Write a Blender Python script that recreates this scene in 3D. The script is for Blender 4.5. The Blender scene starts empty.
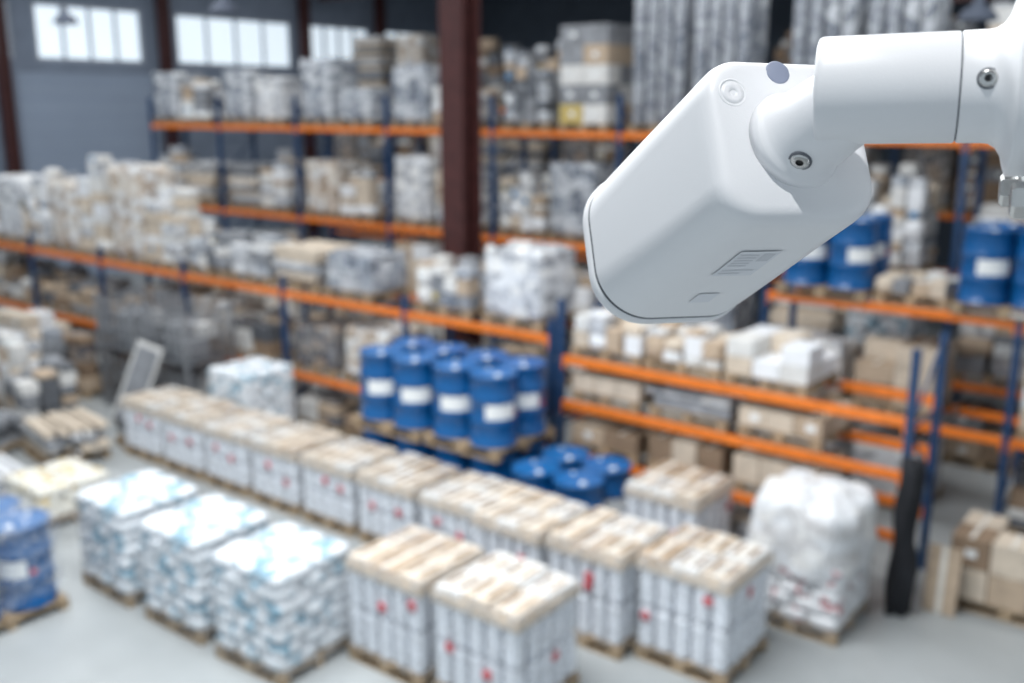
import bpy, bmesh, math, random
from mathutils import Vector, Matrix, noise
random.seed(7)
C=bpy.context.scene.collection

# ---------------------------------------------------------------- materials
def _new(name):
    m=bpy.data.materials.new(name);m.use_nodes=True
    nt=m.node_tree;b=nt.nodes["Principled BSDF"];return m,nt,b
def ramp(nt,cols,interp='LINEAR'):
    r=nt.nodes.new('ShaderNodeValToRGB');r.color_ramp.interpolation=interp
    el=r.color_ramp.elements
    while len(el)<len(cols):el.new(0.5)
    for e,(p,c) in zip(el,cols):
        e.position=p;e.color=(c[0],c[1],c[2],1)
    return r
def mat(name,col,rough=.5,metal=0,var=.12,scale=6,bump=.0,bscale=30,spec=.5):
    m,nt,b=_new(name)
    tc=nt.nodes.new('ShaderNodeTexCoord')
    n=nt.nodes.new('ShaderNodeTexNoise');n.inputs['Scale'].default_value=scale;n.inputs['Detail'].default_value=4
    nt.links.new(tc.outputs['Object'],n.inputs['Vector'])
    lo=[c*(1-var) for c in col];hi=[min(1,c*(1+var)) for c in col]
    r=ramp(nt,[(.3,lo),(.7,hi)])
    nt.links.new(n.outputs['Fac'],r.inputs['Fac']);nt.links.new(r.outputs['Color'],b.inputs['Base Color'])
    b.inputs['Roughness'].default_value=rough;b.inputs['Metallic'].default_value=metal
    b.inputs['Specular IOR Level'].default_value=spec
    if bump>0:
        n2=nt.nodes.new('ShaderNodeTexNoise');n2.inputs['Scale'].default_value=bscale;n2.inputs['Detail'].default_value=3
        nt.links.new(tc.outputs['Object'],n2.inputs['Vector'])
        bp=nt.nodes.new('ShaderNodeBump');bp.inputs['Strength'].default_value=bump;bp.inputs['Distance'].default_value=.02
        nt.links.new(n2.outputs['Fac'],bp.inputs['Height']);nt.links.new(bp.outputs['Normal'],b.inputs['Normal'])
    return m
def wrapmat(name,cols,scale=4.0,hl=.55):
    """goods seen through stretch film: blocky tints + painted highlight streaks + wrinkles"""
    m,nt,b=_new(name)
    tc=nt.nodes.new('ShaderNodeTexCoord')
    mp=nt.nodes.new('ShaderNodeMapping');mp.inputs['Scale'].default_value=(1,1,1.6)
    nt.links.new(tc.outputs['Object'],mp.inputs['Vector'])
    v=nt.nodes.new('ShaderNodeTexVoronoi');v.distance='CHEBYCHEV';v.inputs['Scale'].default_value=scale
    nt.links.new(mp.outputs['Vector'],v.inputs['Vector'])
    sp=nt.nodes.new('ShaderNodeSeparateColor');nt.links.new(v.outputs['Color'],sp.inputs['Color'])
    k=len(cols);r=ramp(nt,[(i/k,c) for i,c in enumerate(cols)],'CONSTANT')
    nt.links.new(sp.outputs['Red'],r.inputs['Fac'])
    n=nt.nodes.new('ShaderNodeTexNoise');n.inputs['Scale'].default_value=9;n.inputs['Detail'].default_value=5;n.inputs['Distortion'].default_value=1.5
    mp2=nt.nodes.new('ShaderNodeMapping');mp2.inputs['Scale'].default_value=(1,1,.35)
    nt.links.new(tc.outputs['Object'],mp2.inputs['Vector']);nt.links.new(mp2.outputs['Vector'],n.inputs['Vector'])
    r2=ramp(nt,[(.42,(0,0,0)),(.68,(1,1,1))]);nt.links.new(n.outputs['Fac'],r2.inputs['Fac'])
    mx=nt.nodes.new('ShaderNodeMixRGB');mx.inputs['Color2'].default_value=(.84,.86,.88,1)  # pale film highlights, mixed into the base colour by noise
    ml=nt.nodes.new('ShaderNodeMath');ml.operation='MULTIPLY';ml.inputs[1].default_value=hl
    nt.links.new(r2.outputs['Color'],ml.inputs[0]);nt.links.new(ml.outputs[0],mx.inputs['Fac'])
    nt.links.new(r.outputs['Color'],mx.inputs['Color1']);nt.links.new(mx.outputs['Color'],b.inputs['Base Color'])
    bp=nt.nodes.new('ShaderNodeBump');bp.inputs['Strength'].default_value=.9;bp.inputs['Distance'].default_value=.05
    nt.links.new(n.outputs['Fac'],bp.inputs['Height']);nt.links.new(bp.outputs['Normal'],b.inputs['Normal'])
    b.inputs['Roughness'].default_value=.25
    return m
def filmmat():
    m,nt,b=_new('stretch_film')
    tc=nt.nodes.new('ShaderNodeTexCoord')
    n=nt.nodes.new('ShaderNodeTexNoise');n.inputs['Scale'].default_value=6;n.inputs['Detail'].default_value=5;n.inputs['Distortion'].default_value=2
    nt.links.new(tc.outputs['Object'],n.inputs['Vector'])
    bp=nt.nodes.new('ShaderNodeBump');bp.inputs['Strength'].default_value=1;bp.inputs['Distance'].default_value=.05
    nt.links.new(n.outputs['Fac'],bp.inputs['Height']);nt.links.new(bp.outputs['Normal'],b.inputs['Normal'])
    b.inputs['Base Color'].default_value=(.82,.85,.89,1);b.inputs['Roughness'].default_value=.15
    tr=nt.nodes.new('ShaderNodeBsdfTransparent')
    r=ramp(nt,[(.42,(.04,)*3),(.72,(.42,)*3)]);nt.links.new(n.outputs['Fac'],r.inputs['Fac'])
    ms=nt.nodes.new('ShaderNodeMixShader');nt.links.new(r.outputs['Color'],ms.inputs['Fac'])
    nt.links.new(tr.outputs[0],ms.inputs[1]);nt.links.new(b.outputs[0],ms.inputs[2])
    nt.links.new(ms.outputs[0],nt.nodes['Material Output'].inputs['Surface'])
    return m
def sackmat(name,base,ink,thr=.56):
    m,nt,b=_new(name)
    tc=nt.nodes.new('ShaderNodeTexCoord')
    n=nt.nodes.new('ShaderNodeTexNoise');n.inputs['Scale'].default_value=5.5;n.inputs['Detail'].default_value=1
    nt.links.new(tc.outputs['Object'],n.inputs['Vector'])
    r=ramp(nt,[(0,base),(thr,base),(thr+.03,ink)]);nt.links.new(n.outputs['Fac'],r.inputs['Fac'])
    nt.links.new(r.outputs['Color'],b.inputs['Base Color']);b.inputs['Roughness'].default_value=.35
    return m
M={}
M['wood']=mat('pallet_wood',(.34,.25,.16),.8,var=.3)
M['card']=mat('cardboard',(.48,.37,.27),.8)
M['card2']=mat('cardboard_light',(.60,.51,.41),.8)
M['cardd']=mat('cardboard_dark',(.26,.18,.12),.8)
M['tape']=mat('packing_tape',(.72,.69,.63),.3)
M['white']=mat('white_plastic',(.80,.81,.83),.35,var=.05)
M['offw']=mat('offwhite_carton',(.68,.67,.65),.6,var=.1)
M['can']=mat('canister_plastic',(.78,.81,.86),.3,var=.12)
M['gap']=mat('dark_gap',(.07,.085,.12),.7)
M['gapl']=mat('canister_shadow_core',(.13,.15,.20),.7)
M['red']=mat('red_label',(.60,.03,.05),.4)
M['yellow']=mat('yellow_label',(.55,.42,.14),.5)
M['cyan']=mat('blue_carton',(.05,.25,.5),.5)
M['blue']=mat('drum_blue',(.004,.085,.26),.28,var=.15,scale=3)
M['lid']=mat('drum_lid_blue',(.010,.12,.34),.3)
M['label']=mat('paper_label',(.82,.84,.84),.5,var=.04)
M['orange']=mat('rack_orange',(.80,.20,.022),.4,var=.12)
M['navy']=mat('rack_blue',(.014,.05,.13),.4)
M['maroon']=mat('column_maroon',(.060,.017,.016),.55,var=.25)
M['steel']=mat('galvanised_steel',(.45,.47,.5),.35,.8)
M['dsteel']=mat('dark_steel',(.17,.18,.20),.45,.5)
M['grey']=mat('grey_material',(.25,.26,.28),.6,var=.3,scale=4)
M['black']=mat('black_cloth',(.012,.013,.017),.9,var=.3)
M['bag']=sackmat('sack_white_blue',(.78,.81,.84),(.24,.42,.53),.545)
M['bag2']=sackmat('sack_white_red',(.80,.80,.81),(.45,.17,.18),.58)
M['bag3']=sackmat('sack_cream_yellow',(.78,.75,.66),(.7,.5,.14),.6)
M['w1']=wrapmat('wrapped_white',[(.72,.73,.75),(.50,.51,.54),(.80,.79,.77),(.32,.33,.36)])
M['wf']=wrapmat('film_cover_white',[(.74,.75,.77),(.66,.67,.69),(.80,.79,.77),(.58,.57,.57)],hl=.6)
M['w2']=wrapmat('wrapped_beige',[(.56,.45,.35),(.7,.64,.56),(.36,.26,.18),(.72,.72,.72)])
M['w3']=wrapmat('wrapped_grey',[(.24,.27,.32),(.42,.44,.48),(.12,.14,.18),(.55,.57,.6)],hl=.4)
M['w4']=wrapmat('wrapped_dark',[(.10,.09,.09),(.2,.18,.17),(.33,.25,.19),(.06,.06,.08)],hl=.3)
M['w5']=wrapmat('wrapped_clear_roll',[(.16,.18,.22),(.28,.30,.34),(.38,.40,.44)],hl=.35,scale=7)
M['film']=filmmat()

# ---------------------------------------------------------------- mesh builder
class MB:
    def __init__(s):s.v=[];s.f=[];s.m=[];s.sm=[]
    def add(s,vs,fs,m,smooth=False,T=None):
        o=len(s.v)
        for p in vs:
            p=Vector(p)
            if T is not None:p=T@p
            s.v.append(p)
        for f in fs:
            s.f.append([i+o for i in f]);s.m.append(m);s.sm.append(smooth)
    def box(s,c,d,m,rz=0,T=None,ch=0):
        x,y,z=d[0]/2,d[1]/2,d[2]/2
        R=Matrix.Translation(c)@Matrix.Rotation(rz,4,'Z')
        if T is not None:R=T@R
        if ch<=0:
            vs=[(a*x,b*y,e*z) for e in(-1,1) for b in(-1,1) for a in(-1,1)]
            fs=[(0,2,3,1),(4,5,7,6),(0,1,5,4),(2,6,7,3),(0,4,6,2),(1,3,7,5)]
        else:
            rings=[]
            for zz,q in((-z,ch),(-z+ch,0),(z-ch,0),(z,ch)):
                X,Y=x-q,y-q
                rings.append([(X,-Y+ch,zz),(X,Y-ch,zz),(X-ch,Y,zz),(-X+ch,Y,zz),(-X,Y-ch,zz),(-X,-Y+ch,zz),(-X+ch,-Y,zz),(X-ch,-Y,zz)])
            vs=sum(rings,[]);fs=[tuple(range(7,-1,-1)),tuple(range(24,32))]
            for i in range(3):
                for j in range(8):
                    k=(j+1)%8;fs.append((i*8+j,i*8+k,i*8+8+k,i*8+8+j))
        s.add(vs,fs,m,False,R)
    def lathe(s,prof,m,T=None,n=24,a0=0,a1=2*math.pi,cap=True,smooth=True):
        full=abs(a1-a0-2*math.pi)<1e-6
        cnt=n if full else n+1
        vs=[];fs=[]
        for r,z in prof:
            for i in range(cnt):
                a=a0+(a1-a0)*i/n;vs.append((r*math.cos(a),r*math.sin(a),z))
        for k in range(len(prof)-1):
            for i in range(n):
                j=(i+1)%cnt;fs.append((k*cnt+i,k*cnt+j,(k+1)*cnt+j,(k+1)*cnt+i))
        if cap and full:
            if prof[0][0]>1e-6:fs.append(tuple(range(cnt-1,-1,-1)))
            if prof[-1][0]>1e-6:fs.append(tuple(range((len(prof)-1)*cnt,len(prof)*cnt)))
        s.add(vs,fs,m,smooth,T)
    def loops(s,L,m,smooth=True,cap0=True,cap1=True):
        n=len(L[0]);vs=sum([list(l) for l in L],[]);fs=[]
        for k in range(len(L)-1):
            for i in range(n):
                j=(i+1)%n;fs.append((k*n+i,k*n+j,(k+1)*n+j,(k+1)*n+i))
        if cap0:fs.append(tuple(range(n-1,-1,-1)))
        if cap1:fs.append(tuple(range((len(L)-1)*n,len(L)*n)))
        s.add(vs,fs,m,smooth)
    def sack(s,c,d,m,rz=0,e=.42,nu=14,nv=7,seed=0):
        vs=[];fs=[]
        def sp(v):return math.copysign(abs(v)**e,v)
        for j in range(nv+1):
            ph=-math.pi/2+math.pi*j/nv
            for i in range(nu):
                th=2*math.pi*i/nu
                x=sp(math.cos(ph))*sp(math.cos(th))*d[0]/2;y=sp(math.cos(ph))*sp(math.sin(th))*d[1]/2
                z=(math.copysign(abs(math.sin(ph))**.7,math.sin(ph)))*d[2]/2
                q=noise.noise(Vector((x*6+seed,y*6,z*6+seed*.3)))*.025
                vs.append((x+q,y-q,z+q*.6))
        for j in range(nv):
            for i in range(nu):
                k=(i+1)%nu;fs.append((j*nu+i,j*nu+k,(j+1)*nu+k,(j+1)*nu+i))
        s.add(vs,fs,m,True,Matrix.Translation(c)@Matrix.Rotation(rz,4,'Z'))
    def mesh(s,name):
        used=sorted(set(s.m));me=bpy.data.meshes.new(name)
        me.from_pydata([tuple(v) for v in s.v],[],s.f)
        for k in used:me.materials.append(M[k])
        idx={k:i for i,k in enumerate(used)}
        for p,k,sm in zip(me.polygons,s.m,s.sm):
            p.material_index=idx[k];p.use_smooth=sm
        me.update();return me
    def obj(s,name,loc=(0,0,0),rz=0,parent=None):
        o=bpy.data.objects.new(name,s.mesh(name));C.objects.link(o);o.location=loc;o.rotation_euler[2]=rz
        if parent:o.parent=parent
        return o
def place(me,name,loc,rz=0,parent=None):
    o=bpy.data.objects.new(name,me);C.objects.link(o);o.location=loc;o.rotation_euler[2]=rz
    if parent:o.parent=parent
    return o
def empty(name,loc):
    o=bpy.data.objects.new(name,None);C.objects.link(o);o.location=loc;return o

# ---------------------------------------------------------------- load builders
def pallet(b,w=1.1,d=1.0,z=0):
    for y in(-d/2+.05,0,d/2-.05):
        b.box((0,y,z+.011),(w,.1,.022),'wood')
        for x in(-w/2+.07,0,w/2-.07):b.box((x,y,z+.061),(.14,.1,.078),'wood')
    for x in(-w/2+.05,0,w/2-.05):b.box((x,0,z+.111),(.1,d,.022),'wood')
    n=7
    for i in range(n):b.box((0,-d/2+.05+i*(d-.1)/(n-1),z+.133),(w,.1,.022),'wood')
def canisters(seed,w=1.04,d=1.0,h=1.25,red=True):
    r=random.Random(seed);b=MB();pallet(b,w+.02,d+.02)
    z0=.144;ht=(h-.12-z0)/2;n=5
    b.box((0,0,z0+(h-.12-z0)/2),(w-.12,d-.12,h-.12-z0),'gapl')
    for t in range(2):
        zc=z0+ht*t+ht/2
        for i in range(n):
            for s in(-1,1):
                x=-w/2+w/n*(i+.5)
                b.box((x,s*(d/2-.09),zc),(w/n-.035,.17,ht-.01),'can',r.uniform(-.03,.03),ch=.03)
                y=-d/2+d/n*(i+.5)
                if 0<i<n-1:b.box((s*(w/2-.09),y,zc),(.17,d/n-.035,ht-.01),'can',r.uniform(-.03,.03),ch=.03)
    if red:
        for k in range(2):
            x=r.uniform(-w/2+.1,w/2-.1);z=r.uniform(z0+.3,h-.3)
            b.lathe([(0.0,0),(.06,0),(.06,.006)],'red',Matrix.Translation((x,-d/2-.008,z))@Matrix.Rotation(math.pi/2,4,'X'),10)
            y=r.uniform(-d/2+.1,d/2-.1);z=r.uniform(z0+.3,h-.3)
            if k==0:b.lathe([(0.0,0),(.06,0),(.06,.006)],'red',Matrix.Translation((w/2+.002,y,z))@Matrix.Rotation(math.pi/2,4,'Y'),10)
    b.box((0,0,h-.105),(w+.02,d+.02,.03),'card2')
    for s in(-1,1):
        b.box((0,s*(d/2+.008),h-.13),(w+.02,.008,.09),'card2');b.box((s*(w/2+.008),0,h-.13),(.008,d+.02,.09),'card2')
    nx,ny=3,2
    for i in range(nx):
        for j in range(ny):
            x=-w/2+w/nx*(i+.5);y=-d/2+d/ny*(j+.5)
            cw,cd=w/nx-.03,d/ny-.03;dz=r.uniform(-.02,.012)
            b.box((x,y,h-.05+dz),(cw,cd,.08),r.choice(['card','card2','card2','offw']),r.uniform(-.05,.05),ch=.006)
            b.box((x,y,h-.008+dz),(.06,cd,.006),'tape')
            b.box((x-cw*.27,y,h-.008+dz),(.06,cd*.6,.005),'cardd')
            b.box((x+cw*.27,y,h-.008+dz),(.06,cd*.6,.005),r.choice(['card','cardd']))
    b.box((0,0,(h+.1)/2),(w+.035,d+.035,h-.14),'film',ch=.03)
    return b
def sacks(seed,w=1.05,d=1.05,h=1.2,m='bag'):
    r=random.Random(seed);b=MB();pallet(b,w,d)
    n=max(2,int((h-.144)/.15));lt=(h-.144)/n
    for L in range(n):
        z=.144+lt*(L+.5)
        if L%2:
            for i in range(2):
                for j in range(3):
                    b.sack((-w/4+w/2*i,-d/3+d/3*j,z),(w/2*1.03,d/3*1.03,lt*1.12),m,r.uniform(-.03,.03),seed=seed+L*6+i+j*2)
        else:
            for i in range(3):
                for j in range(2):
                    b.sack((-w/3+w/3*i,-d/4+d/2*j,z),(w/3*1.03,d/2*1.03,lt*1.12),m,r.uniform(-.03,.03),seed=seed+L*6+i+j*3)
    b.box((0,0,h/2+.02),(w+.03,d+.03,h-.03),'film',ch=.06)
    return b
def cartons(seed,w=1.1,d=1.0,h=1.0,mats=('card','card2','card2','white')):
    r=random.Random(seed);b=MB();pallet(b,w,d)
    nl=max(1,round((h-.144)/r.uniform(.25,.4)));lt=(h-.144)/nl
    nx=r.choice([2,3,3]);ny=r.choice([2,3])
    for L in range(nl):
        for i in range(nx):
            for j in range(ny):
                if L==nl-1 and nl>1 and r.random()<.2:continue
                x=-w/2+w/nx*(i+.5);y=-d/2+d/ny*(j+.5);z=.144+lt*(L+.5);m=r.choice(mats)
                b.box((x,y,z),(w/nx-.012,d/ny-.012,lt-.006),m,r.uniform(-.02,.02),ch=.006)
                if m!='white':b.box((x,y,z+lt/2-.003),(.05,d/ny-.012,.004),'tape')
                if j==0 and r.random()<.6:b.box((x+r.uniform(-.05,.05),y-d/ny/2+.002,z),(.12,.006,.09),'label')
    return b
def mixed(seed,w=1.12,d=1.0,h=1.2,mats=('offw','white','card2','grey','w1','w3','card','label')):
    """uneven pile of small parcels of different size on a pallet"""
    r=random.Random(seed*17+3);b=MB();pallet(b,w,d)
    nx=r.choice([2,3,4]);ny=3
    for i in range(nx):
        for j in range(ny):
            x=-w/2+w/nx*(i+.5);y=-d/2+d/ny*(j+.5);z=.144;top=.144+(h-.144)*r.uniform(.55,1)
            while z<top-.05:
                t=min(r.uniform(.1,.34),top-z)
                m=r.choice(mats)
                if r.random()<.3:b.sack((x,y,z+t/2),(w/nx*1.04,d/ny*1.04,t*1.1),m,r.uniform(-.1,.1),nu=10,nv=5,seed=seed+z)
                else:b.box((x+r.uniform(-.02,.02),y+r.uniform(-.02,.02),z+t/2),(w/nx*r.uniform(.8,.98),d/ny*r.uniform(.8,.98),t-.004),m,r.uniform(-.08,.08),ch=.008)
                if r.random()<.12:b.box((x,y-d/ny/2-.004,z+t/2),(.1,.006,min(.1,t*.6)),r.choice(['cyan','label','yellow','label']))
                z+=t
    return b
def wrapped(seed,w=1.1,d=1.0,h=1.3,m='w1',lump=.05):
    r=random.Random(seed);b=MB();pallet(b,w,d)
    bm=bmesh.new();bmesh.ops.create_cube(bm,size=1)
    bmesh.ops.subdivide_edges(bm,edges=bm.edges[:],cuts=9,use_grid_fill=True)
    hh=h-.13;vs=[]
    off=Vector((r.uniform(0,99),r.uniform(0,99),r.uniform(0,99)))
    for v in bm.verts:
        p=v.co.copy();q=Vector((p.x*w*.98,p.y*d*.98,(p.z+.5)*hh))
        k=noise.noise(q*2.2+off);k2=noise.noise(q*6+off)
        m2=max(abs(p.x),abs(p.y));c=(abs(p.x)*abs(p.y)*4)**3
        f=1-.06*c
        q.x*=f*(1+lump*k*1.2);q.y*=f*(1+lump*k*1.2)
        if p.z>.45:q.z-=lump*1.8*(abs(noise.noise(Vector((q.x*2.5,q.y*2.5,0))+off))*1.6+.25*m2)
        q+=Vector((k2,-k2,k2*.5))*.012
        vs.append((q.x,q.y,q.z+.135))
    fs=[[v.index for v in f.verts] for f in bm.faces];bm.free()
    b.add(vs,fs,m,True)
    return b
def rolls(seed,w=1.1,d=.95,h=2.2,m='w5'):
    r=random.Random(seed);b=MB();pallet(b,w,d)
    for i in range(4):
        for j in range(3):
            x=-w/2+w/4*(i+.5);y=-d/2+d/3*(j+.5);R=.125
            b.lathe([(R*.9,.144),(R,.17),(R,.144+(h-.144)*r.uniform(.82,1)-.02),(R*.85,.144+(h-.144)*.99),(R*.3,.144+(h-.144)*.995)],r.choice([m,m,m,'w3']),Matrix.Translation((x,y,0)),10)
    return b
def bundles(seed,w=1.15,d=1.0,h=.9,m=('grey','w1','card2')):
    r=random.Random(seed);b=MB();pallet(b,w,d);z=.144
    while z<h-.06:
        t=r.uniform(.06,.14);n=r.choice([3,4,5]);mm=r.choice(m)
        for i in range(n):
            y=-d/2+d/n*(i+.5)
            if r.random()<.5:
                b.lathe([(t*.42,-w/2*r.uniform(.85,1.15)),(t*.5,-w/2*.8),(t*.5,w/2*.85),(t*.42,w/2*r.uniform(.9,1.2))],mm,Matrix.Translation((0,y,z+t/2))@Matrix.Rotation(math.pi/2,4,'Y'),8)
            else:b.box((r.uniform(-.06,.06),y,z+t/2),(w*r.uniform(.85,1.15),d/n*.85,t*.95),mm,r.uniform(-.05,.05),ch=.01)
        z+=t
    return b
CACHE={}
NAMES={'cartons':'carton_stack','wrapped':'shrink_wrapped_pallet','rolls':'wrapped_roll_pallet','bundles':'profile_bundle_pallet','sacks':'sack_pallet','can':'canister_pallet','mixed':'mixed_parcel_pallet'}
def load(kind,h,seed,**kw):
    hb=round(h*5)/5 if h>1 else round(h*10)/10
    key=(kind,hb,seed,tuple(sorted(kw.items())))
    if key not in CACHE:
        fn={'cartons':cartons,'wrapped':wrapped,'rolls':rolls,'bundles':bundles,'sacks':sacks,'can':canisters,'mixed':mixed}[kind]
        CACHE[key]=fn(seed,h=hb,**kw).mesh(NAMES[kind])
    return CACHE[key],NAMES[kind]
def put(kind,x,y,z,h,seed=0,rz=0,parent=None,**kw):
    me,n=load(kind,h,seed,**kw);return place(me,n,(x,y,z),rz,parent)
def fill(x0,x1,y,z,hlo,hhi,mix,step=1.24,skip=.05,rnd=None):
    x=x0+.66
    while x<x1-.6:
        if rnd.random()>skip:
            kind,kw=rnd.choice(mix);h=rnd.uniform(hlo,hhi)
            put(kind,x,y+rnd.uniform(-.02,.02),z,h,rnd.randint(0,3),rnd.choice([0,math.pi])+rnd.uniform(-.015,.015),**dict(kw))
        x+=step+rnd.uniform(0,.08)

# ---------------------------------------------------------------- racks
BH=.12
def rack(name,posts,y0,dep,levels_per_bay,top,bm='orange'):
    b=MB()
    for x in posts:
        for y in(y0,y0+dep):
            b.box((x,y,top/2),(.09,.08,top),'navy');b.box((x,y,.01),(.16,.14,.02),'navy')
            k=.25
            while k<top-.1:
                b.box((x-.0455,y,k),(.004,.025,.05),'gap');k+=.3
        z=.3;f=1
        while z+.9<top:
            L=math.hypot(dep,.9);a=math.atan2(.9,dep)*f
            b.box((0,0,0),(.03,L,.03),'navy',T=Matrix.Translation((x,y0+dep/2,z+.45))@Matrix.Rotation(a,4,'X'))
            b.box((x,y0+dep/2,z),(.03,dep,.03),'navy')
            z+=.9;f=-f
    for i in range(len(posts)-1):
        xa,xb=sorted((posts[i],posts[i+1]))
        for z in levels_per_bay[i]:
            for y in(y0,y0+dep):
                b.box(((xa+xb)/2,y,z-BH/2),(xb-xa-.09,.05,BH),bm,ch=.006)
                for xe in(xa+.06,xb-.06):b.box((xe,y-.03,z-BH/2-.04),(.03,.01,.2),bm)
            for k in range(1,4):
                b.box((xa+(xb-xa)*k/4,y0+dep/2,z-.03),(.06,dep-.05,.03),'steel')
    return b.obj(name)
DM_=('card','cardd','grey','dsteel','offw','w4')
WM=('white','offw','card2','w1','w3','card')
WH=(('wrapped',(('m','w1'),)),('mixed',()),('wrapped',(('m','w2'),)),('mixed',(('mats',WM),)),('sacks',(('m','bag'),)),('mixed',(('mats',WM),)))
MIX=WH+(('wrapped',(('m','w3'),)),('bundles',()),('cartons',()),('mixed',(('mats',DM_),)))
DK=(('wrapped',(('m','w4'),)),('cartons',(('mats',('card','cardd','grey')),)),('bundles',()),('mixed',(('mats',DM_),)),('mixed',(('mats',DM_),)),('wrapped',(('m','w2'),)))
LOW=(('cartons',()),('mixed',()),('mixed',(('mats',('card','card2','offw','cardd','grey')),)),('cartons',(('mats',('card','cardd','card2')),)),('bundles',()))
UP=(('wrapped',(('m','w3'),)),('mixed',(('mats',('grey','w3','offw','card','w1','dsteel')),)),('mixed',()),('wrapped',(('m','w1'),)))
rn=random.Random(11)
Y1=11.3
rack('pallet_rack',[-3.1,-7.94],Y1,1.1,[[.85,1.6,2.25]],3.05)
for z,hl,hh in((0,.5,.65),(.85,.4,.52),(1.6,.35,.45)):
    fill(-7.9,-3.1,Y1+.55,z,hl,hh,LOW,rnd=rn,skip=0)
fill(-7.9,-3.1,Y1+.55,2.25,.6,.9,(('cartons',(('mats',('card2','white','offw')),)),('mixed',(('mats',('card2','offw','white','w1','card')),)),('cartons',()),('mixed',())),step=1.16,rnd=rn,skip=0)
lp=[-8.1,-11.0,-14.0,-17.0,-20.0,-23.0,-26.0]
rack('pallet_rack',lp,Y1,1.1,[[1.05,2.5]]*6,2.75)
for a,b_ in zip(lp[1:],lp[:-1]):
    fill(a,b_,Y1+.55,0,.5,.75,DK,rnd=rn)
    fill(a,b_,Y1+.55,1.05,.8,1.15,DK,rnd=rn)
TL=((-25.3,'mixed',1.4,1,{'mats':WM}),(-24.05,'wrapped',1.6,0,{'m':'w1'}),(-22.8,'mixed',1.8,2,{'mats':WM}),(-21.55,'wrapped',1.6,2,{'m':'w2'}),
    (-20.3,'mixed',2.2,3,{'mats':('white','offw','w1','card2')}),(-19.05,'wrapped',2.0,1,{'m':'w2'}),(-17.8,'mixed',1.6,0,{'mats':('white','offw','w1','card2')}))
for x,k,h,s,kw in TL:put(k,x,Y1+.55,2.5,h,s,**kw)
fill(-17,-11.2,Y1+.55,2.5,.7,1.0,(('wrapped',(('m','w3'),)),('mixed',(('mats',('grey','w3','dsteel','offw')),)),('bundles',()),('mixed',(('mats',('grey','w3','w1','offw')),))),rnd=rn,skip=0)
put('mixed',-10.25,Y1+.55,2.5,.9,1,mats=('grey','offw','w3','card'));put('wrapped',-8.9,Y1+.55,2.5,1.1,2,m='w1',lump=.09)
mp_=[-6.1,-2.6,.9,4.4]
rack('pallet_rack',mp_,14.0,1.1,[[1.4,3.0]]*3,3.0)
for a,b_ in zip(mp_[:-1],mp_[1:]):
    fill(a,b_,14.55,0,.9,1.2,MIX,rnd=rn);fill(a,b_,14.55,1.4,.8,1.2,LOW,rnd=rn)
bp_=[-25.8,-22.7,-19.6,-16.5,-13.4,-10.3,-7.2,-4.1,-1.0,2.1,5.2]
rack('pallet_rack',bp_,16.5,1.1,[[1.4,3.0,5.2]]*10,5.9)
for i,(a,b_) in enumerate(zip(bp_[:-1],bp_[1:])):
    fill(a,b_,17.05,0,.9,1.2,DK,rnd=rn);fill(a,b_,17.05,1.4,.9,1.3,MIX,rnd=rn)
    fill(a,b_,17.05,3.0,1.2,1.8,MIX if i<5 else WH,rnd=rn,skip=.05)
    if i<4:fill(a,b_,17.05,5.2,.9,1.6,UP,rnd=rn,skip=.04)
    elif i==4:
        put('mixed',a+.8,17.05,5.2,1.8,1,mats=('grey','w3','card','dsteel'));put('cartons',a+2.2,17.05,5.2,2.0,2,mats=('yellow','offw','grey','card'))
    elif i<7:fill(a,b_,17.05,5.2,2.2,2.6,(('rolls',()),('rolls',()),('wrapped',(('m','w3'),))),rnd=rn,skip=0)
    else:fill(a,b_,17.05,5.2,1.0,2.0,UP,rnd=rn,skip=.1)
tp=[-25.8,-22.7,-19.6,-16.5,-13.4,-10.3,-7.2,-4.1]
rack('pallet_rack',tp,23.0,1.1,[[1.6,3.4,5.6]]*7,6.6)
for a,b_ in zip(tp[:-1],tp[1:]):
    fill(a,b_,23.55,3.4,1.3,1.8,DK,rnd=rn);fill(a,b_,23.55,5.6,1.2,2.2,DK,rnd=rn,skip=.15)

# ---------------------------------------------------------------- drums
def drum():
    b=MB();r=.32;h=.98
    P=[(r*.94,0),(r*1.02,.0),(r*1.02,.025),(r*.985,.035)]
    for zc in(.34,.65):P+=[(r*.985,zc-.03),(r*1.03,zc-.008),(r*1.03,zc+.008),(r*.985,zc+.03)]
    P+=[(r*.985,h-.035),(r*1.02,h-.025),(r*1.02,h),(r*.97,h),(r*.96,h-.02)]
    b.lathe(P,'blue',n=28)
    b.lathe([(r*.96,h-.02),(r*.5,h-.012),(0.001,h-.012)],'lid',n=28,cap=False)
    b.lathe([(.045,h-.014),(.045,h+.006),(.03,h+.01)],'label',Matrix.Translation((.18,0,0)),10)
    b.lathe([(.025,h-.014),(.025,h+.004)],'label',Matrix.Translation((-.19,0,0)),8)
    b.lathe([(r*1.0,.40),(r*1.0,.60)],'label',a0=-.68,a1=.68,n=10)
    b.lathe([(r*1.003,.42),(r*1.003,.49)],'red',a0=.78,a1=1.0,n=4)
    return b.mesh('blue_drum')
DM=drum()
pb=MB();pallet(pb,1.3,1.3);PM=pb.mesh('wooden_pallet')
def drumset(cx,cy,z,seed=0,sp=.33,parent=None):
    r=random.Random(seed);place(PM,'wooden_pallet' if not parent else 'pallet',(cx,cy,z),0,parent)
    for sx in(-sp,sp):
        for sy in(-sp,sp):
            place(DM,'blue_drum' if not parent else 'drum',(cx+sx,cy+sy,z+.145),math.radians(-48)+r.uniform(-.35,.35),parent)
for i,(x,y) in enumerate(((-9.82,10.25),(-8.44,10.3))):
    drumset(x,y,0,i)
    drumset(x,y,1.127,i+10)
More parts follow.
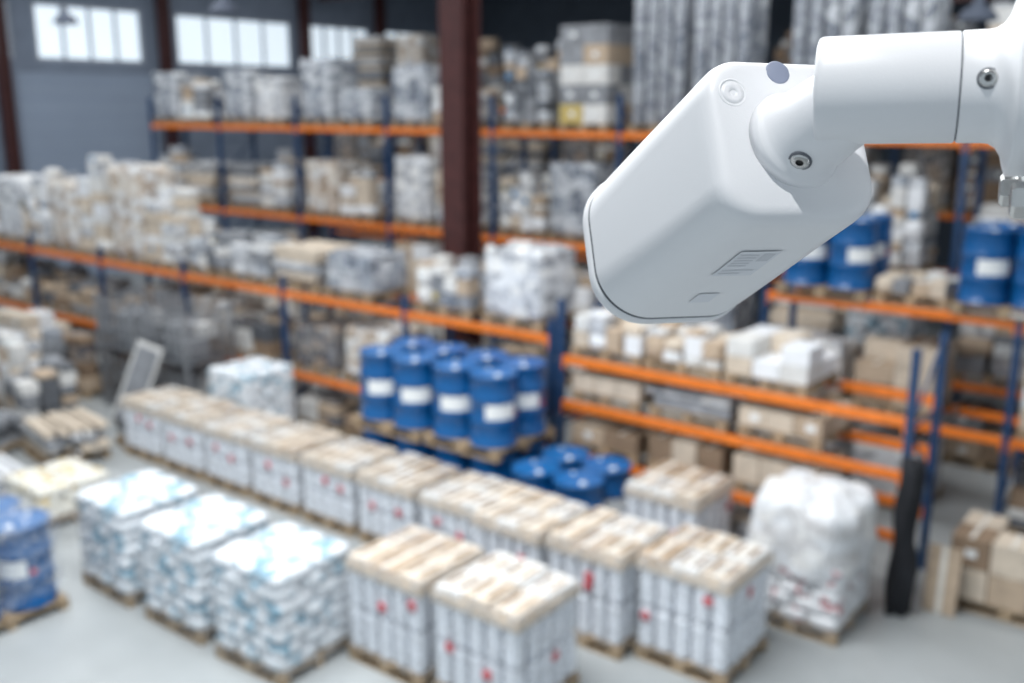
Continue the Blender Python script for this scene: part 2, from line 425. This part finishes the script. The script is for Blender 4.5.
drumset(-6.98,10.2,0,5)
we=empty('wrapped_drum_pallet',(-11.25,4.55,0));drumset(0,0,0,6,parent=we)
fb=MB();fb.box((0,0,.6),(1.34,1.34,1.08),'film',ch=.12);fb.obj('film',(0,0,.12),parent=we)
drumset(-5.25,14.55,3.0,7)
drumset(-2.8,14.55,3.0,8)
put('mixed',-4.02,14.55,3.0,.4,1,w=1.0);put('cartons',-1.4,14.55,3.0,.8,2);put('mixed',.2,14.55,3.0,1.2,2)

# ---------------------------------------------------------------- floor goods
for i in range(7):
    put('can',-7.68-1.13*i,9.05,0,1.05,i%4,w=.98,d=.96)
put('can',-6.72,6.97,0,1.25,11);put('can',-5.55,7.02,0,1.25,12)
put('can',-6.45,8.62,0,1.25,13,w=.94);put('can',-5.42,8.66,0,1.25,14,w=.94);put('can',-4.35,8.85,0,1.25,15)
put('can',-5.55,10.5,0,1.2,16,w=.98)
for i,x in enumerate((-10.55,-9.2,-7.87)):
    put('sacks',x,6.15,0,1.2,20+i,rz=.03*i-.02)
put('sacks',-13.6,10.2,0,1.4,23,m='bag')
put('sacks',-13.4,6.6,0,.6,24,m='bag3')
he=empty('film_covered_sack_pallet',(-3.78,10.36,0))
o=put('sacks',0,0,0,.9,30,m='bag2',parent=he);o.name='sacks'
hb=MB();rings=[]
for k in range(15):
    t=k/14;z=.72+.85*math.sin(t*math.pi/2)
    s_=1.0 if t<.55 else math.cos((t-.55)/.45*math.pi/2)**.55 if t<1 else .02
    ring=[]
    for i in range(36):
        a=2*math.pi*i/36;ca,sa=math.cos(a),math.sin(a)
        e_=(abs(ca)**5+abs(sa)**5)**(-1/5)
        n_=noise.noise(Vector((ca*2.2,sa*2.2,z*2.5)))*.10+noise.noise(Vector((ca*6,sa*6,z*5)))*.04
        R_=.58*e_*max(s_,.03)*(1+n_)
        ring.append((R_*ca,R_*sa,z+noise.noise(Vector((ca*3*s_,sa*3*s_,4)))*.14*(1 if k>2 else .8)))
    rings.append(ring)
hb.loops(rings,'wf',cap0=False);hb.obj('film_cover',(0,0,0),parent=he)
put('cartons',-1.95,12.0,0,.9,33,w=1.3,d=.9,mats=('card','card2','cardd'))
put('cartons',-.5,12.0,0,.9,34,w=1.3,d=.9,mats=('card','card2','cardd'))
b=MB();b.box((0,0,.4),(.36,.02,.8),'card',T=Matrix.Rotation(-.10,4,'X'));b.box((0,-.012,.4),(.06,.01,.8),'tape',T=Matrix.Rotation(-.10,4,'X'));b.obj('cardboard_sheet',(-2.6,11.3,0.0))
b=MB();L=[]
for k in range(12):
    z=1.85-k*.168;ring=[]
    for i in range(24):
        a=2*math.pi*i/24;rr=(.13+.004*k+.02*math.sin(k*.9))*(1+.2*math.sin(5*a+k*.5)+.12*math.sin(3*a-k))
        ring.append((rr*math.cos(a)*.8+.02*math.sin(k),rr*math.sin(a)*.9,max(0,z)))
    L.append(ring)
b.loops(L,'black');b.obj('black_cloth_cover',(-2.97,11.05,0))
for kind,x,y,h,s,kw in (('bundles',-15.6,7.9,.6,1,{}),('bundles',-14.9,9.2,.5,2,{'m':('grey','dsteel','w3')}),('mixed',-17.5,8.5,1.1,3,{'mats':('grey','dsteel','card','offw')}),
    ('mixed',-18.8,8.9,1.5,1,{}),('bundles',-17.0,7.1,.6,2,{'m':('grey','dsteel','offw')}),('bundles',-18.6,7.4,.8,0,{}),('mixed',-20.3,8.4,1.4,0,{'mats':DM_}),
    ('cartons',-20.2,9.8,1.6,1,{}),('wrapped',-21.8,9.0,1.8,1,{'m':'w1'}),('bundles',-15.0,6.3,.4,2,{'m':('grey','white','w3')}),('mixed',-19.0,10.3,1.4,0,{'mats':DM_}),
    ('wrapped',-23.3,9.6,1.6,2,{'m':'w3'}),('wrapped',-14.1,4.6,.7,2,{'m':'w1'}),('mixed',-16.3,5.6,.7,2,{'mats':('white','offw','w1')})):
    put(kind,x,y,0,h,s,random.Random(s+int(x)).uniform(-.2,.2),**kw)
def cage():
    b=MB();w,d,h=1.2,1.0,1.05
    for z0 in(0,1.12):
        for x in(-w/2,w/2):
            for y in(-d/2,d/2):b.box((x,y,z0+h/2+.03),(.07,.07,h+.06),'steel')
        for k in range(5):
            z=z0+.12+k*h/5
            for s in(-1,1):
                b.box((0,s*d/2,z),(w,.03,.03),'steel');b.box((s*w/2,0,z),(.03,d,.03),'steel')
        for k in range(1,6):
            for s in(-1,1):
                b.box((-w/2+w*k/6,s*d/2,z0+h/2+.05),(.022,.022,h-.1),'steel')
                b.box((s*w/2,-d/2+d*k/6,z0+h/2+.05),(.022,.022,h-.1),'steel')
        b.box((0,0,z0+.1),(w,d,.03),'dsteel')
        b.box((-.2,.1,z0+.42),(.6,.6,.6),'grey',ch=.03);b.box((.3,-.15,z0+.3),(.4,.5,.36),'grey',ch=.03);b.box((.25,.2,z0+.6),(.35,.3,.25),'offw',ch=.03)
    return b.mesh('mesh_cage')
CM=cage();place(CM,'mesh_cage',(-17.2,10.4,0));place(CM,'mesh_cage',(-15.6,10.4,0))
b=MB();b.box((0,0,.75),(.5,.05,1.6),'offw');b.box((0,-.03,.75),(.4,.02,1.45),'grey');o=b.obj('metal_panel',(-16.1,9.25,0.1),.5);o.rotation_euler=(-.15,.35,.5)

# ---------------------------------------------------------------- shell
def shell(name,c,d,m):
    b=MB();b.box(c,d,m);return b.obj(name)
M['floor']=mat('concrete_floor',(.36,.38,.385),.4,var=.16,scale=.6,bump=.05)
M['wall']=mat('wall_panel',(.19,.23,.30),.7,var=.1,scale=1.5)
M['walld']=mat('wall_panel_dark',(.07,.09,.12),.7,var=.15,scale=1)
M['ceil']=mat('ceiling_deck',(.12,.13,.15),.8,var=.15,scale=1)
M['door']=mat('door_panel',(.28,.34,.44),.5,var=.04,scale=.5)
M['frame']=mat('window_frame',(.40,.44,.50),.5)
m,nt,bb=_new('glowing_window_pane');bb.inputs['Base Color'].default_value=(.8,.88,.95,1);bb.inputs['Roughness'].default_value=.4
bb.inputs['Emission Color'].default_value=(.80,.91,1,1);bb.inputs['Emission Strength'].default_value=.72  # pane emission stands in for bright daylight outside
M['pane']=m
shell('floor',(-10,16,-.1),(44.4,44.4,.2),'floor')
shell('wall_back',(-10,38.1,5.5),(44.4,.2,11),'walld')
shell('ceiling',(-10,16,11.1),(44.4,44.4,.2),'ceil')
b=MB();wins=[(12.4,15.9),(16.6,20.4),(21.7,26.9),(27.8,31.1),(31.9,35.8)];z0,z1=7.1,8.85
dy0,dy1,dz=15.9,20.7,6.75
b.box((-32.1,(-6+dy0)/2,z0/2),(.2,dy0+6,z0),'wall');b.box((-32.1,(38+dy1)/2,z0/2),(.2,38-dy1,z0),'wall')
b.box((-32.1,(dy0+dy1)/2,(dz+z0)/2),(.2,dy1-dy0,z0-dz),'wall')
b.box((-32.1,16,(z1+11)/2),(.2,44,11-z1),'wall')
e=-6.0
for a,c in wins:
    b.box((-32.1,(e+a)/2,(z0+z1)/2),(.2,a-e,z1-z0),'wall');e=c
b.box((-32.1,(e+38)/2,(z0+z1)/2),(.2,38-e,z1-z0),'wall')
b.obj('wall_left')
for k,(a,c) in enumerate(wins):
    b=MB();n=4
    for z in(z0+.04,z1-.04):b.box((-32.1,(a+c)/2,z),(.12,c-a,.08),'frame')
    for i in range(n+1):b.box((-32.1,a+.05+(c-a-.1)*i/n,(z0+z1)/2),(.12,.1,z1-z0-.16),'frame')
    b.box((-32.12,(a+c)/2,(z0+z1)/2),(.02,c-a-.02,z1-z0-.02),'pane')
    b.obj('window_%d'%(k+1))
b=MB()
for i in range(12):b.box((-32.08,(dy0+dy1)/2,dz*(i+.5)/12),(.08,dy1-dy0-.02,dz/12-.006),'door',ch=.004)
b.obj('door_1')
def hcol(name,x,y,w,d,h,rz=0,m='maroon'):
    b=MB();t=.05
    b.box((0,-d/2+t/2,h/2),(w,t,h),m);b.box((0,d/2-t/2,h/2),(w,t,h),m);b.box((0,0,h/2),(t,d-2*t,h),m)
    b.box((0,0,.02),(w+.15,d+.15,.04),m);return b.obj(name,(x,y,0),rz)
hcol('steel_column',-11.6,13.4,.5,.5,11)
for y in(15.35,21.05,27.35,31.5):hcol('steel_column',-31.7,y,.32,.35,11)
hcol('steel_column',-17.9,20.4,.4,.45,11);hcol('steel_column',-8.0,20.4,.4,.45,11);hcol('steel_column',-1.5,20.4,.4,.45,11)
b=MB()
for y in(20.4,28):
    b.box((-10,y,9.9),(43,.2,.4),'maroon')
b.box((-3,18.9,7.55),(9,.2,.25),'maroon')
for x in(-7.3,1.3):b.box((x,18.9,9.3),(.15,.15,3.3),'maroon')
b.obj('roof_beam')
def lamp(x,y,z,r=.3):
    b=MB();b.lathe([(r,0),(r*.97,.03),(r*.75,r*.5),(r*.3,r*.8),(r*.2,r*1.2),(.02,r*1.25)],'gap',n=20,cap=False)
    b.lathe([(.001,.06),(r*.4,.06),(r*.42,.12),(.001,.2)],'label',n=14);b.lathe([(.012,r*1.2),(.012,11-z)],'gap',n=6)
    b.obj('hanging_lamp',(x,y,z))
lamp(-23.9,13.2,7.6,.3);lamp(-20.4,15.2,7.8,.36);lamp(-3.9,15.6,6.85,.28)

# ---------------------------------------------------------------- viewpoint
cam=bpy.data.cameras.new('camera');co=bpy.data.objects.new('camera',cam);C.objects.link(co)
co.location=(0,0,5.7);co.rotation_euler=(math.radians(90-13.3),0,math.radians(38))
cam.sensor_width=36;cam.lens=36*1000/1024;cam.clip_start=.05;cam.clip_end=200
cam.dof.use_dof=True;cam.dof.focus_distance=.66;cam.dof.aperture_fstop=cam.lens/1000/.0073
bpy.context.scene.camera=co

# ---------------------------------------------------------------- security camera (own local axes, built in metres)
K=.62/1000
BASE=Matrix.Translation((0,0,5.7))@Matrix.Rotation(math.radians(38),4,'Z')@Matrix.Rotation(math.radians(90-13.3),4,'X')@Matrix.Scale(K,4)
def smat(name,col,rough,metal=0,bump=0,bs=900):
    m,nt,b=_new(name);b.inputs['Base Color'].default_value=(*col,1);b.inputs['Roughness'].default_value=rough;b.inputs['Metallic'].default_value=metal
    n=nt.nodes.new('ShaderNodeTexNoise');n.inputs['Scale'].default_value=bs
    tc=nt.nodes.new('ShaderNodeTexCoord');nt.links.new(tc.outputs['Object'],n.inputs['Vector'])
    bp=nt.nodes.new('ShaderNodeBump');bp.inputs['Strength'].default_value=bump;bp.inputs['Distance'].default_value=.0005
    nt.links.new(n.outputs['Fac'],bp.inputs['Height']);nt.links.new(bp.outputs['Normal'],b.inputs['Normal']);return m
M['cam_white']=smat('camera_white_paint',(.78,.785,.80),.42,0,.15)
M['cam_seam']=smat('camera_seam_grey',(.12,.13,.15),.6)
M['cam_plug']=smat('camera_plug_grey',(.24,.27,.36),.5)
M['chrome']=smat('bolt_chrome',(.55,.55,.54),.25,1)
M['hex']=smat('hex_socket_dark',(.03,.03,.03),.5)
M['glass']=smat('lens_glass',(.01,.01,.015),.05)
M['lab']=smat('rating_label_silver',(.68,.70,.74),.4)
M['labd']=smat('rating_label_print',(.54,.56,.60),.5)
root=bpy.data.objects.new('security_camera',None);C.objects.link(root);root.location=BASE@Vector((277,200,-1000))
c0=Vector((277.3,201.2,-1000));ed=Vector((.241,.248,.938)).normalized();eu=Vector((.965,.038,-.258));eu=(eu-ed*eu.dot(ed)).normalized();ev=ed.cross(eu).normalized()
def P(u,v,w):return c0+eu*u+ev*v+ed*w
def rsq(h,r,w,n=14,du=0,dv=0):
    out=[]
    hu=h+du;hv=h+dv
    for cx,cy,a0 in((hu-r,hv-r,0),(-hu+r,hv-r,90),(-hu+r,-hv+r,180),(hu-r,-hv+r,270)):
        for i in range(n+1):
            a=math.radians(a0+90*i/n);out.append(P(cx+r*math.cos(a),cy+r*math.sin(a),w))
    return out
def bake(b,name):
    b.v=[(BASE@v)-root.location for v in b.v]
    return b.obj(name,parent=root)
b=MB()
secs=[(40,14,7.8,0),(72,30,7.2,0),(78,35,5.8,0),(82.5,39,3,0),(85.8,42,-1.5,0),(87.8,44,-9,0),(88.6,45,-20,0),(89.2,46,-60,1),(91.3,50,-130,3),(93.8,56,-200,5),(96.2,62,-270,7),(97.2,66,-306,8)]
b.loops([rsq(h,r,w,du=q) for h,r,w,q in secs],'cam_white',cap1=False)
b.loops([rsq(h,r,w,du=8) for h,r,w in((97.2,66,-306),(93.5,63,-307),(93.5,63,-311),(97.2,66,-312))],'cam_seam',cap0=False,cap1=False)
b.loops([rsq(h,r,w,du=8) for h,r,w in((97.2,66,-312),(99.3,68,-314),(99.8,68,-326),(97.5,66,-333),(91,61,-335),(87,57,-331))],'cam_white',cap0=False,cap1=False)
b.loops([rsq(h,r,w,du=8) for h,r,w in((87,57,-331),(60,40,-330))],'glass',cap0=False)
bake(b,'housing')
def frame(p,n,xh=None):
    n=n.normalized();x=(xh or Vector((.3,.9,.1)));x=(x-n*x.dot(n)).normalized();y=n.cross(x)
    m=Matrix((x,y,n)).transposed().to_4x4();m.translation=p;return m
b=MB();b.lathe([(40,0),(40,8),(30,8),(28,3),(.1,2)],'glass',frame(P(0,0,-330),-ed),28);bake(b,'lens')
b=MB();T=frame(P(-58,47,6.2),ed);b.lathe([(15.5,-2),(15.5,1.0),(14.6,1.6),(13.4,1.6),(13,.4),(12.4,.4),(12,1.4),(3.5,1.9),(3,.8),(.1,.8)],'cam_white',T,32,cap=False);bake(b,'rear_screw_cap')
b=MB();T=frame(P(-4,71,5.4),ed+ev*.08);b.lathe([(13,-3),(13,1.6),(12,2.2),(.1,2.2)],'cam_plug',T,28);bake(b,'grey_plug')
A0=P(3,-3,0);A1=Vector((316,224,-930));nd=(A1-A0)
b=MB();T=frame(A0,nd);b.lathe([(52,-3),(52,8),(50.5,11),(48,13.5),(46,17),(44,25),(42,45),(40,70),(38,90)],'cam_white',T,64);bake(b,'ball_neck')
ndn=nd.normalized()
def screw(p,n,R=11,nm='hex_screw'):
    b=MB();T=frame(p,n);b.lathe([(R*1.4,-4),(R*1.4,.3),(R*1.1,.5)],'cam_seam',T,24,cap=False)
    b.lathe([(R*1.15,-3),(R*1.15,1.5),(R*.9,2.6),(R*.5,2.6)],'chrome',T,24,cap=False);b.lathe([(R*.5,2.6),(R*.48,.5),(.1,.5)],'hex',T,6,cap=False,smooth=False);bake(b,nm)
rad=(-ev*.93-eu*.62);rad=(rad-ndn*rad.dot(ndn)).normalized()
screw(A0+nd*.33+rad*43.8,rad,8)
Q0=Vector((286.7,235,-940));Q1=Vector((400,227.8,-896.9));ax=(Q1-Q0).normalized();LQ=(Q1-Q0).length
b=MB();T=frame(Q0,ax);b.lathe([(30,-.5),(44,0),(47.2,1.2),(48.8,4),(49,9),(49,LQ-2),(48,LQ-.6)],'cam_white',T,72);bake(b,'arm_tube')
b=MB();b.lathe([(47,LQ-3),(47,LQ+3)],'cam_seam',T,48);bake(b,'arm_seam')
Q2=Vector((435.2,225.6,-882.8));L2=(Q2-Q0).length-8
b=MB();b.lathe([(48,LQ+.8),(49,LQ+2.2),(49.2,L2-8),(50,L2-2),(54,L2+4),(62,L2+9),(74,L2+12),(79,L2+14),(79,L2+34)],'cam_white',T,72);bake(b,'arm_base')
vd=(-(Q0+ax*(LQ+20)));vd=(vd-ax*vd.dot(ax)).normalized()
up_=ax.cross(vd);up_=up_ if up_.y>0 else -up_
nn=(vd*.985+up_*.14).normalized()
screw(Q0+ax*(LQ+21)+nn*48.8,nn,6.5)
zup=Vector((0,.973,.23));zup=(zup-ax*zup.dot(ax)).normalized();sd=ax.cross(zup)
def lbox(b,c,dx,dy,dz,m,ch=0):
    T=Matrix((ax,sd,zup)).transposed().to_4x4();T.translation=c;b.box((0,0,0),(dx,dy,dz),m,T=T,ch=ch)
b=MB();pc=Q0+ax*(L2+38);lbox(b,pc,12,200,230,'cam_white',4);lbox(b,pc+ax*67,124,90,120,'cam_white',8);bake(b,'mounting_plate')
for s in(-1,1):
    for t in(-1,1):
        b=MB();p=pc+sd*s*56+zup*t*95;T2=frame(p,-ax)
        b.lathe([(20,5),(20,9),(15,9.5)],'chrome',T2,24);b.lathe([(16,9),(16,20),(13,23),(.1,23)],'chrome',T2,6,smooth=False,cap=False);bake(b,'bolt')
pw=BASE@(pc+ax*215)
b=MB();b.lathe([(.16,0),(.16,.02),(.045,.021),(.045,11)],'steel',n=32);b.obj('mounting_pole',(pw.x,pw.y,0))
b=MB();T3=frame(pc+ax*215,zup)
for dz_ in(-45,45):b.lathe([(73,dz_-9),(80,dz_-9),(80,dz_+9),(73,dz_+9)],'steel',T3,32,cap=False)
lbox(b,pc+ax*134,14,150,120,'steel');bake(b,'pole_clamp')
def under(b,u0,u1,w0,w1,m,off=.6):
    vs=[]
    for (u,w) in((u0,w0),(u1,w0),(u1,w1),(u0,w1)):
        k=(-w-16)/290;hv=88.6+8.9*k+off;vs.append(P(u,-hv,w))
    b.add(vs,[(0,1,2,3)],m)
b=MB();under(b,-30,18,-75,-150,'lab')
for i in range(5):under(b,-26,-4,-84-i*8,-87-i*8,'labd',.9)
under(b,0,14,-82,-104,'labd',.9);under(b,-26,12,-130,-134,'labd',.9);under(b,-26,0,-140,-143,'labd',.9)
bake(b,'rating_label')
b=MB();under(b,-16,10,-212,-245,'lab')
bake(b,'sticker_label')

# ---------------------------------------------------------------- light
w=bpy.data.worlds.new('sky');bpy.context.scene.world=w;w.use_nodes=True
bg=w.node_tree.nodes['Background'];bg.inputs[0].default_value=(.78,.90,1,1);bg.inputs[1].default_value=.66
def area(name,loc,sx,sy,p,col=(.95,.98,1),rot=(0,0,0)):
    l=bpy.data.lights.new(name,'AREA');l.shape='RECTANGLE';l.size=sx;l.size_y=sy;l.energy=p;l.color=col
    o=bpy.data.objects.new(name,l);C.objects.link(o);o.location=loc;o.rotation_euler=rot
area('skylight_area',(-7,4.5,10.8),9,5,2150)
area('ceiling_fill',(-12,13.9,10.8),30,1.0,800)  # added overhead fill lights for racks and aisles, no fixtures behind them
area('ceiling_fill',(-12,20,10.8),30,1.0,240)
area('ceiling_fill',(-22,8,10.8),8,5,700)
area('ceiling_fill',(-26,22,10.8),6,16,450)
sp=bpy.data.lights.new('key_spot','SPOT');sp.energy=330;sp.spot_size=math.radians(35);sp.spot_blend=.5;sp.shadow_soft_size=.02  # added key light for the security camera, no such fixture in the hall
so=bpy.data.objects.new('key_spot',sp);C.objects.link(so)
tgt=BASE@Vector((320,180,-960));dirl=(BASE.to_3x3()@Vector((-.22,.86,.46))).normalized()
so.location=tgt+dirl*3.0;so.rotation_euler=(-dirl).to_track_quat('-Z','Y').to_euler()
vs=bpy.context.scene.view_settings;vs.view_transform='Standard';vs.look='None';vs.exposure=0.0
